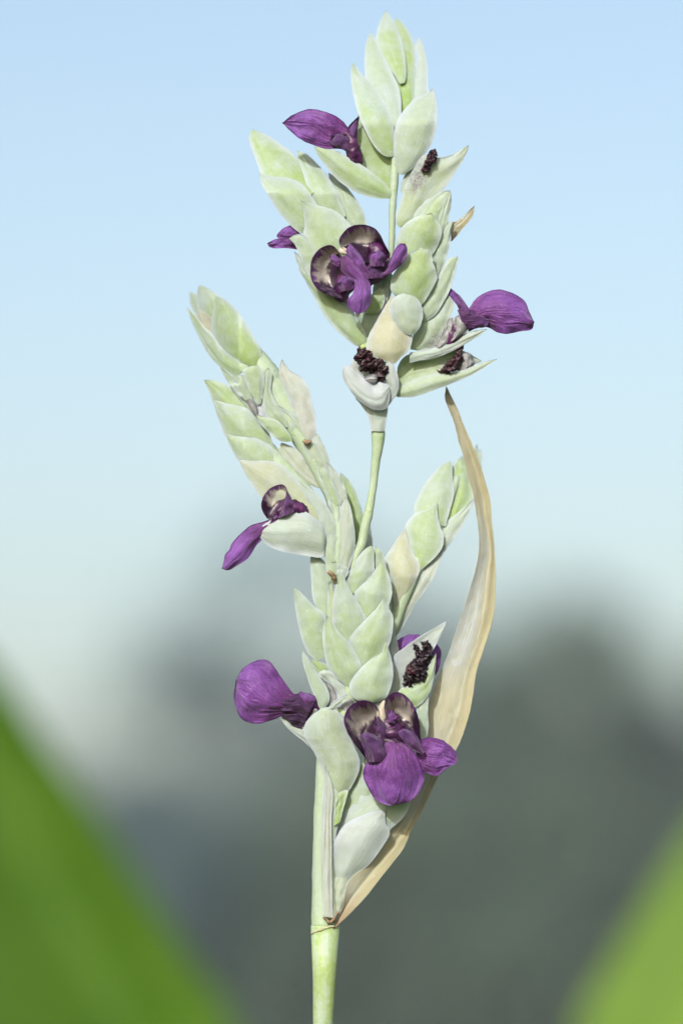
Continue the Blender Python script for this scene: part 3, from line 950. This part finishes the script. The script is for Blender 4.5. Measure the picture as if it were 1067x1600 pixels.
for L_, R_, d_, kw in [
    ('478,702 460,676 448,652 436,634', '494,700 482,676 466,652 436,634', (8, 10), dict(g=0.3, gr=0.1)),
    ('500,744 484,714 476,698 482,688', '514,740 502,710 494,694 482,688', (10, 12), dict(g=0.25, p=0.2)),
    ('520,792 508,764 496,738 500,728', '532,788 522,762 512,738 500,728', (10, 12), dict(g=0.35)),
    ('526,836 518,810 514,786 520,774', '540,834 536,808 530,786 520,774', (8, 10), dict(g=0.3, gr=0.2)),
    ('424,640 414,622 404,600 400,580', '436,640 430,616 420,596 400,580', (2, 4), dict(g=0.3, gr=0.2)),
]:
    bract(V, L_, R_, d_, b=0.4, **kw)
LEAN[0] = lambda x, y: -0.8 * max(0.0, 380 - x)
W = tube('side_shoot', stalk, ST, [(521, 880, 22, 4), (520, 850, 22, 2), (508, 815, 22, 2), (486, 780, 24, 0), (452, 745, 30, -4), (415, 705, 34, -8), (380, 660, 30, -10), (352, 620, 14, -12)], 60, 16, amp=0.6, green=0.1)
bract(W, '380,668 350,655 335,630 328,612 319,594', '394,660 384,636 378,622 366,610 350,600 334,595 319,594', (-2, 4), g=0.7, b=0.5)
bract(W, '425,716 380,700 354,681 346,662 340,648 334,626', '430,712 426,696 420,678 410,662 398,648 382,638 366,634 350,630 334,626', (0, 8), g=0.55, b=0.5)
bract(W, '450,760 405,745 376,722 362,700 353,679', '444,738 434,714 422,698 406,688 390,684 370,683 353,679', (4, 12), g=0.36, b=0.5)
bract(W, '520,846 480,830 440,805 409,776 396,760 384,740 374,719', '530,838 520,810 506,786 488,766 470,754 454,740 438,726 418,721 394,721 374,719', (6, 16), g=0.34, p=0.6, b=0.42)
bract(W, '522,856 502,820 488,796 476,772 468,752', '531,850 527,830 515,800 500,780 468,752', (12, 14), g=0.2, gr=0.1, b=0.4)
bract(W, '508,852 504,869 484,868 464,865 440,860 420,852 408,840 396,829', '509,838 502,820 492,810 478,801 464,799 444,804 426,812 410,822 396,829', (16, 26), g=0.22, gr=0.35, b=0.55)

# ================= right spike, behind
LEAN[0] = lambda x, y: -0.35 * max(0.0, 900 - y)
X = tube('right_spike', stalk, ST, [(560, 1060, 16, -18), (590, 1020, 18, -22), (612, 985, 18, -28), (628, 940, 20, -30), (648, 890, 26, -32), (672, 840, 30, -36), (695, 790, 24, -38), (715, 745, 12, -40)], 50, 14, amp=0.6, green=0.0)
bract(X, '688,822 700,800 707,766 706,742 710,724 722,713', '692,822 718,803 738,776 737,750 730,728 722,713', (-36, -42), g=1.1, b=0.5, wide=0.75)
bract(X, '684,822 660,815 648,800 650,786 658,768 668,752 680,737 694,725 705,721', '688,821 697,808 703,792 708,770 706,748 705,721', (-26, -28), g=0.5, b=0.5, wide=0.75)
bract(X, '652,886 646,866 638,844 634,824 640,812 653,801 670,796 681,784', '656,890 676,873 689,856 692,838 686,820 682,802 681,784', (-22, -12), g=0.5, b=0.5)
bract(X, '688,862 680,840 688,821 700,813 718,800 740,781', '690,860 704,845 718,826 730,804 740,781', (-34, -28), g=0.2, gr=0.2, b=0.5, wide=0.75)
bract(X, '618,954 614,930 610,904 602,888 601,874 612,857 622,840 633,827', '621,952 632,936 644,916 655,887 646,868 637,846 633,827', (-24, -14), g=0.2, p=0.75, b=0.55)
bract(X, '609,1000 612,972 624,948 640,924 656,895 676,875 695,854', '612,1000 624,986 646,946 662,924 675,904 681,890 695,854', (-34, -30), g=0.15, p=0.4, gr=0.3, b=0.5)
bract(X, '606,1000 608,975 610,950 604,915 600,880', '620,990 622,965 622,945 618,920 600,880', (-30, -28), g=0.2, p=0.5, b=0.4)
bract(X, '724,774 728,745 736,718 745,695', '744,770 751,735 752,715 750,702 747,708 745,695', (-50, -54), g=0.35, gr=0.2, b=0.4)

# ================= lower spike, in front
LEAN[0] = lambda x, y: 0.0
K = tube('lower_spike', stalk, ST, [(512, 1290, 16, 4), (520, 1220, 22, 8), (530, 1150, 30, 8), (545, 1090, 34, 4), (556, 1020, 34, 2), (565, 960, 28, 0), (574, 910, 18, -4), (580, 870, 8, -6)], 60, 16, amp=0.8, green=0.4)
bract(K, '505,962 494,946 489,930 487,900 486,872 492,866', '514,962 517,920 514,890 502,874 492,866', (2, 2), g=0.28, b=0.5, wide=0.75)
bract(K, '512,980 513,950 513,926 517,908', '524,984 524,955 525,930 517,908', (10, 10), g=0.3, p=0.2, b=0.5)
bract(K, '575,910 580,890 580,870 587,853', '596,908 601,890 600,876 596,864 587,853', (0, 2), g=0.45, b=0.45, wide=0.75)
bract(K, '550,930 542,914 544,900 552,884 564,866 572,858 580,853', '562,926 574,908 583,892 583,872 583,860 580,853', (6, 10), g=0.42, b=0.5, wide=0.75)
bract(K, '570,970 562,946 554,928 572,909 586,892 593,877', '584,968 602,945 611,930 609,908 603,890 593,877', (10, 16), g=0.42, b=0.5, wide=0.75)
bract(K, '502,1030 486,1024 478,1012 471,992 466,970 461,942 460,917', '506,1028 508,1000 508,980 506,960 488,946 471,928 460,917', (2, 12), g=0.35, b=0.5, wide=0.75)
bract(K, '542,1006 530,992 521,974 520,954 522,934 526,912 531,894', '546,1005 560,986 571,970 567,958 560,944 548,926 538,906 531,894', (12, 22), g=0.45, b=0.45, wide=0.75)
bract(K, '564,1046 556,1022 546,1004 554,988 570,970 588,952 599,936', '570,1044 582,1032 598,1018 608,1004 612,986 613,964 606,950 599,936', (14, 26), g=0.40, b=0.48, wide=0.75)
bract(K, '546,1074 530,1062 516,1048 509,1028 505,1002 506,980 512,963', '550,1073 558,1058 564,1044 558,1026 544,1004 528,988 518,971 512,963', (20, 30), g=0.40, b=0.48)
bract(K, '576,1098 554,1091 547,1076 550,1063 562,1047 580,1030 596,1018 602,1003', '592,1096 604,1087 612,1062 612,1038 607,1018 602,1003', (22, 32), g=0.32, b=0.52)
bract(K, '498,1062 490,1044 486,1030', '514,1060 510,1040 486,1030', (4, 6), g=0.7, b=0.3)
bract(K, '502,1110 492,1087 482,1060 474,1034 473,1017', '508,1106 514,1092 510,1076 498,1058 486,1038 473,1017', (18, 26), g=0.22, b=0.5)
bract(K, '528,1108 528,1090 524,1078 510,1063 498,1053 507,1046', '548,1100 552,1088 544,1076 530,1064 518,1051 507,1046', (16, 20), g=0.05, gr=0.3, b=0.5)
sheet('calyx', K, CALYX, ['514,1106 514,1088 510,1071 504,1063', '530,1102 528,1084 520,1069 504,1063'], d=(12, 14), b=0.6, th=1.2, rough=1.5, wav=3)
sheet('calyx', K, CALYX, ['526,1116 529,1101 547,1087', '551,1114 554,1098 547,1087'], d=(14, 18), b=0.6, th=1.2, rough=1.5, wav=3)
bract(K, '512,1108 526,1094 546,1084', '522,1107 537,1093 546,1084', (34, 38), g=0.05, gr=0.3, b=0.5)
bract(K, '500,1185 482,1152 474,1136 475,1120 484,1111', '510,1170 506,1140 502,1120 484,1111', (14, 16), g=0.05, gr=0.4, b=0.4)
bract(K, '512,1256 509,1232 505,1206 490,1172 478,1154 477,1134 488,1118 506,1105', '528,1250 546,1232 557,1212 561,1190 553,1168 546,1150 536,1124 522,1108 506,1105', (16, 20, 26, 34), g=0.40, p=0.10, gr=0.1, b=0.6, nu=36)
bract(K, '503,1360 503,1300 505,1240 512,1200', '518,1360 525,1296 540,1246 562,1188', (15, 16, 18, 16), g=0.3, p=0.1, b=0.45, nu=30)
bract(K, '506,1432 505,1360 507,1270 509,1225 507,1196', '519,1434 517,1360 517,1275 520,1235 507,1196', (26, 25, 24, 27), g=0.05, p=0.55, gr=0.25, b=0.5, nu=36, label='narrow pinkish papery strip running down to the node')
bract(K, '523,1290 524,1265 527,1240', '530,1285 536,1262 542,1236 527,1240', (22, 23), g=1.0, b=0.3)
bract(K, '560,1170 545,1140 528,1118 518,1108', '572,1186 556,1150 540,1122 518,1108', (22, 26), g=0.05, gr=0.2, b=0.5)
bract(K, '500,1184 478,1160 464,1149 450,1137 437,1121', '502,1164 484,1146 470,1137 454,1128 437,1121', (8, 14), g=0.08, gr=0.4, b=0.5)
# right side of the lower spike
bract(K, '600,1092 609,1066 615,1040 617,1024 630,1014 646,1002 660,993 698,971', '630,1086 650,1060 664,1034 677,1012 687,993 698,971', (-6, 0), g=0.06, gr=0.45, b=-0.25, stain=0.8, stain_u=0.5, stain_v=0.75)
bract(K, '622,1092 626,1078 656,1064 668,1046 681,1021', '640,1106 656,1100 669,1084 675,1064 679,1042 681,1021', (6, 12), g=0.9, b=0.4)
bract(K, '640,1150 650,1120 654,1099 669,1084', '664,1160 668,1138 667,1110 669,1084', (2, 4), g=0.12, b=0.4)
bract(K, '600,1080 604,1040 604,1010 616,992', '618,1060 622,1030 620,1005 616,992', (-14, -14), g=0.05, gr=0.4, b=0.4)
bract(K, '570,1110 575,1096 590,1092 608,1090', '600,1120 606,1104 612,1096 608,1090', (10, 12), g=0.05, gr=0.3, b=0.3)
# bracts under the lower flower
Q = tube('bract_stalk', stalk, ST, [(517, 1434, 22, 15), (514, 1405, 21, 15), (512, 1350, 19, 14), (512, 1310, 17, 13), (516, 1270, 16, 10)], 40, 14, amp=0.5, flat=0.7, green=0.15, peach=0.4)
bract(K, '528,1330 530,1290 542,1240 558,1210 570,1186', '600,1290 600,1250 600,1215 592,1195 570,1186', (0, 8), g=0.4, b=0.4)
bract(K, '528,1345 528,1308 536,1276 550,1260 564,1244 582,1237 640,1240', '570,1340 606,1298 624,1282 638,1262 640,1240', (4, 12), g=0.22, b=0.45)
bract(K, '529,1386 522,1370 519,1352 522,1322 530,1302 540,1289 556,1279 580,1270 602,1265', '542,1386 549,1372 562,1362 578,1348 598,1320 608,1300 601,1284 602,1265', (8, 20), g=0.12, gr=0.4, b=0.62)
bract(K, '520,1436 519,1410 520,1385 524,1370', '532,1424 536,1410 541,1390 546,1372', (14, 12), g=0.2, p=0.3, gr=0.1, b=0.7)

# the long dry sheath
sheet('dry_sheath', stalk, DR, [
    '520,1451 530,1430 536,1416 540,1390 546,1374 578,1348 610,1300 638,1260 652,1210 664,1160 667,1130 670,1098 684,1058 698,1028 708,998 718,970 730,932 740,898 747,866 748,840 745,808 738,766 732,748 724,712 716,688 710,662 702,642 695,622 697,604',
    '521,1452 544,1410 562,1386 598,1340 642,1280 672,1210 696,1156 710,1124 718,1094 722,1068 734,1030 748,985 754,950 757,920 761,890 765,860 762,830 757,800 752,768 745,742 737,715 728,690 720,664 710,642 699,620 697,604',
    '522,1451 550,1424 574,1398 602,1362 630,1326 642,1298 658,1270 686,1212 714,1168 730,1126 738,1090 744,1050 756,1012 766,980 772,950 774,910 773,870 771,840 768,816 766,786 758,752 750,728 738,696 726,668 714,638 701,611 697,604'],
    d=(18, 0, -22, -30, -30, -28, -26, -26, -30), doff=[10, -6, -2], b=0.18, nu=140, nv=22, th=2.6, wav=5, rough=1.5, label='long dry tan papery sheath curving up beside the lower spike')


# ------------------------------------------------------------------ flowers and withered remains
def flower(path, mat=None, amp=2.0, fr=8, label=None):
    f = tube('flower', stalk, mat or THROAT, path, 36, 18, amp=amp, fr=fr)
    if label:
        f['label'] = label
    return f


def petal(f, L, R, d=(20, 20), M=None, dark=0.0, name='petal', mat=None, **kw):
    kw.setdefault('th', 1.5); kw['wav'] = kw.get('wav', 5) * 1.3; kw.setdefault('rough', 1.7)
    kw.setdefault('nu', 34); kw.setdefault('nv', 22)
    rails = [L, M, R] if M else [L, R]
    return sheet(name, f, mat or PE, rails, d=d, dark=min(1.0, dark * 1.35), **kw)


# upper left, on the top spike
f = flower([(562, 258, 10, 0), (556, 246, 22, 4), (550, 230, 24, 8), (545, 214, 18, 8), (536, 205, 10, 8)])
petal(f, '546,240 532,233 510,232 490,227 470,218 455,206 441,192', '546,204 538,192 526,182 510,175 488,170 470,174 455,181 441,192', (10, 16), M='540,222 522,213 512,217 496,209 480,202 462,199 441,192', b=0.5, doff=[0, -9, 3])
petal(f, '548,248 541,228 540,210 546,196 561,181', '556,252 557,230 558,210 560,195 561,181', (12, 8), b=0.5, dark=0.35)
petal(f, '530,232 516,224 518,214 530,208', '548,236 546,222 542,212 530,208', (18, 18), b=0.5, dark=0.5)
# tiny one on the left edge of the side spike
f = flower([(476, 385, 10, -8), (466, 378, 14, -6), (456, 374, 8, -4)])
petal(f, '470,372 450,372 432,370 442,357 456,351', '472,368 466,362 462,356 456,351', (-4, -2), b=0.4, nu=20, nv=14)
petal(f, '470,390 450,388 424,387 418,380', '472,374 452,371 432,373 418,380', (-2, 2), b=0.5, nu=20, nv=14)
# double flower at the heart of the upper spike
f = flower([(530, 470, 16, 16), (536, 450, 30, 22), (548, 430, 34, 24), (556, 415, 26, 26), (545, 404, 12, 26)], label='dark double flower with two cream-lined hoods')
petal(f, '532,398 525,388 514,383 498,390 488,404 485,424 490,444 506,458 532,467', '532,402 536,406 538,412 540,420 541,430 542,440 542,450 542,458 540,466', (42, 44), name='hooded_petal', mat=HO, b=-1.0, wav=3)
petal(f, '529,404 531,418 539,430 553,440 551,458 542,470 547,483 560,491', '540,398 552,408 564,424 576,438 580,454 578,474 571,486 560,491', (46, 56), b=0.55)
petal(f, '518,412 515,403 519,396', '530,418 530,404 519,396', (50, 50), b=0.6, nu=16, nv=12)
petal(f, '532,456 527,444 532,434 540,430', '552,452 553,442 549,434 540,430', (46, 50), b=0.8, dark=0.25, nu=20, nv=14)
petal(f, '508,460 498,450 492,440', '536,466 520,452 492,440', (42, 40), b=0.3, dark=0.85, nu=18, nv=12)
f = flower([(560, 440, 20, 14), (580, 428, 36, 18), (590, 412, 38, 20), (588, 392, 26, 22), (576, 384, 12, 22)])
petal(f, '536,388 530,380 533,368 544,356 560,351 580,354 592,364 600,380 609,396', '540,392 548,398 556,404 566,408 576,410 586,411 596,410 604,408 609,402', (40, 40), name='hooded_petal', mat=HO, b=-1.0, wav=3)
petal(f, '560,430 550,412 541,394 546,380', '580,436 572,416 562,396 546,380', (40, 42), b=0.6)
petal(f, '580,430 600,424 608,410 614,394 624,381 633,381', '590,436 604,431 620,420 630,410 636,392 633,381', (34, 44), b=0.6)
petal(f, '578,416 577,402 584,394 592,391', '600,416 602,404 599,396 592,391', (44, 46), b=0.7, dark=0.1, nu=20, nv=14)
petal(f, '562,436 570,424 580,412', '600,434 596,422 580,412', (36, 40), b=0.5, dark=0.5, nu=18, nv=14)
tube('throat_tissue', f, CREAM, [(530, 392, 8, 30), (536, 392, 12, 32), (542, 396, 10, 32)], 14, 12, amp=1.5)
# right flower
f = flower([(690, 545, 12, 2), (706, 525, 26, 6), (722, 506, 26, 8), (738, 498, 24, 8), (758, 500, 14, 8)], amp=1.5, label='purple flower held out to the right of the upper spike')
petal(f, '732,518 742,514 760,511 774,518 790,522 810,518 830,515 834,503', '718,484 732,482 742,468 758,457 778,452 796,456 810,463 820,471 825,484 834,503', (4, 12), b=0.55, wav=6)
petal(f, '720,494 714,478 706,468 700,460 702,449', '733,486 730,478 718,462 702,449', (6, 2), b=0.5, dark=0.1, nu=22, nv=14)
petal(f, '726,514 742,512 758,511 766,500', '714,484 732,484 750,488 766,500', (16, 16), b=0.5, dark=0.45)
sheet('calyx', f, CALYX, ['681,542 690,521 699,501 706,496', '692,543 707,530 713,510 706,496'], d=(12, 12), b=0.6, th=1.2, rough=1.5, wav=3)
sheet('calyx', f, CALYX, ['703,534 705,513 708,498 720,490', '716,527 732,515 732,502 720,490'], d=(16, 14), b=0.6, th=1.2, rough=1.5, wav=3)
# left flower on the side shoot
f = flower([(484, 806, 8, 10), (470, 796, 20, 14), (452, 792, 26, 16), (440, 798, 18, 18), (430, 806, 10, 18)])
petal(f, '448,772 446,760 436,757 420,765 410,780 409,794 416,809', '449,776 450,782 450,790 447,798 442,804 434,810 424,813', (26, 26), name='hooded_petal', mat=HO, b=-0.55, wav=2)
petal(f, '434,810 440,792 446,776 448,766', '460,800 458,788 454,776 448,766', (28, 28), b=0.5, dark=0.4, nu=20, nv=14)
petal(f, '432,803 416,814 394,820 376,834 362,850 359,859 352,867 347,889', '436,812 414,836 407,846 400,853 388,872 370,884 357,891 347,889', (22, 22), b=0.6, wav=4)
# lower left flower
f = flower([(500, 1112, 14, 8), (486, 1104, 30, 10), (470, 1100, 34, 12), (452, 1104, 26, 14), (436, 1104, 14, 14)], amp=2.0, label='purple flower with a broad petal, held out to the left of the lower spike')
petal(f, '452,1112 438,1120 420,1127 400,1131 380,1125 371,1112 366,1088 369,1062', '466,1088 458,1083 450,1073 436,1053 424,1036 412,1030 396,1034 380,1044 369,1062', (16, 22), b=0.5, wav=8)
petal(f, '478,1124 458,1112 440,1110 432,1096', '492,1096 476,1084 456,1088 432,1096', (24, 26), b=0.5, dark=0.65, nu=22, nv=16)
petal(f, '470,1138 454,1131 438,1118', '486,1116 462,1112 438,1118', (16, 20), b=0.5, dark=0.75, nu=22, nv=14)
petal(f, '470,1100 462,1090 470,1080', '490,1104 493,1090 488,1085 470,1080', (24, 22), b=0.6, dark=0.2, nu=18, nv=14)
sheet('calyx', f, CALYX, ['483,1121 481,1106 490,1090', '500,1122 498,1104 490,1090'], d=(16, 18), b=0.6, th=1.2, rough=1.5, wav=3)
# lower double flower
f = flower([(600, 1116, 34, 18), (606, 1136, 46, 24), (612, 1152, 50, 28), (612, 1168, 34, 32), (612, 1178, 16, 34)], amp=2.5, label='large dark double flower at the front of the lower spike')
petal(f, '594,1136 592,1116 586,1101 568,1094 550,1101 539,1116 538,1130 546,1150 560,1170 576,1192', '596,1140 598,1146 598,1152 598,1158 596,1164 594,1172 590,1180 586,1186 580,1192', (48, 54), name='hooded_petal', mat=HO, b=-1.0, wav=3)
petal(f, '574,1191 567,1168 562,1151 566,1146 576,1144', '604,1190 606,1182 600,1166 593,1152 576,1144', (58, 62), b=0.75, dark=0.55)
petal(f, '606,1128 601,1106 604,1091 618,1081 636,1089 648,1107 655,1130 657,1156', '608,1134 612,1142 618,1150 626,1156 634,1160 642,1162 650,1162 657,1160', (46, 52), name='hooded_petal', mat=HO, b=-1.0, wav=3)
petal(f, '604,1128 606,1118 612,1110', '616,1130 620,1120 612,1110', (52, 54), b=0.6, nu=16, nv=12)
petal(f, '660,1180 642,1169 628,1156 622,1144 630,1138', '664,1174 656,1158 646,1144 630,1138', (54, 54), b=0.7, dark=0.3)
petal(f, '600,1160 584,1180 571,1194 567,1210 573,1228 586,1248 602,1257 614,1259', '622,1158 636,1165 649,1178 660,1204 662,1220 653,1240 638,1253 614,1259', (46, 52), b=0.5, wav=7)
petal(f, '650,1190 660,1205 674,1211 684,1212 694,1203 704,1197 714,1192', '648,1166 656,1156 670,1152 690,1156 706,1168 714,1180 714,1192', (40, 44), M='650,1176 662,1180 676,1184 690,1188 700,1192 708,1192 714,1192', b=0.4, doff=[0, -10, 4])
petal(f, '590,1150 586,1132 590,1118', '602,1168 606,1140 590,1118', (46, 50), b=0.5, dark=0.55, nu=18, nv=14)
petal(f, '612,1166 604,1148 600,1134', '640,1172 622,1152 600,1134', (46, 46), b=0.4, dark=0.7, nu=18, nv=14)
tube('throat_tissue', f, CREAM, [(597, 1132, 12, 38), (596, 1118, 15, 40), (598, 1104, 12, 38), (602, 1096, 6, 36)], 18, 12, amp=1.5)
# purple petal seen behind the blackened bract
f = flower([(640, 1060, 14, -24), (648, 1040, 20, -26), (652, 1020, 14, -26)])
petal(f, '640,1060 620,1040 614,1020 618,1003 636,992 654,991', '664,1060 682,1052 689,1024 686,1011 672,998 654,991', (-26, -30), b=0.4, dark=0.1)

# withered flowers
def withered(path, mat=None, amp=3.0, fr=6):
    return tube('withered_flower', stalk, mat or WITH, path, 80, 34, amp=amp * 1.35, fr=fr * 2.1)
withered([(660, 268, 4, 16), (665, 260, 12, 20), (671, 250, 14, 22), (676, 243, 14, 20), (672, 237, 4, 18)], amp=4)
withered([(592, 592, 16, 12), (590, 580, 24, 20), (580, 570, 26, 22), (570, 560, 20, 20), (566, 552, 12, 16), (558, 550, 6, 14)], amp=6, fr=7)
tube('seed', stalk, CALYX, [(570, 593, 4, 28), (576, 592, 13, 30), (584, 592, 16, 30), (589, 592, 6, 28)], 16, 12, amp=0.8)
withered([(686, 582, 6, 12), (696, 576, 14, 14), (708, 568, 18, 12), (717, 558, 10, 10), (718, 548, 9, 8), (714, 538, 8, 4)], amp=3.5, fr=6)
sheet('calyx', T, CALYX, ['716,582 715,566 721,553 730,550', '738,576 741,566 738,555 730,550'], d=(2, 2), b=0.6, th=1.2, rough=1.5, wav=3)
withered([(634, 1072, 6, 2), (640, 1062, 18, 6), (652, 1048, 22, 8), (660, 1032, 18, 8), (664, 1016, 15, 6), (667, 1004, 8, 4)], BLACK, amp=6, fr=7)
withered([(636, 1052, 8, 10), (644, 1046, 17, 16), (651, 1044, 10, 14)], amp=2.5, fr=6)
withered([(646, 1008, 4, 4), (652, 1014, 8, 6), (654, 1026, 7, 8)], BLACK, amp=3, fr=5)

for o in bpy.data.objects:
    if '_o' in o:
        del o['_o']
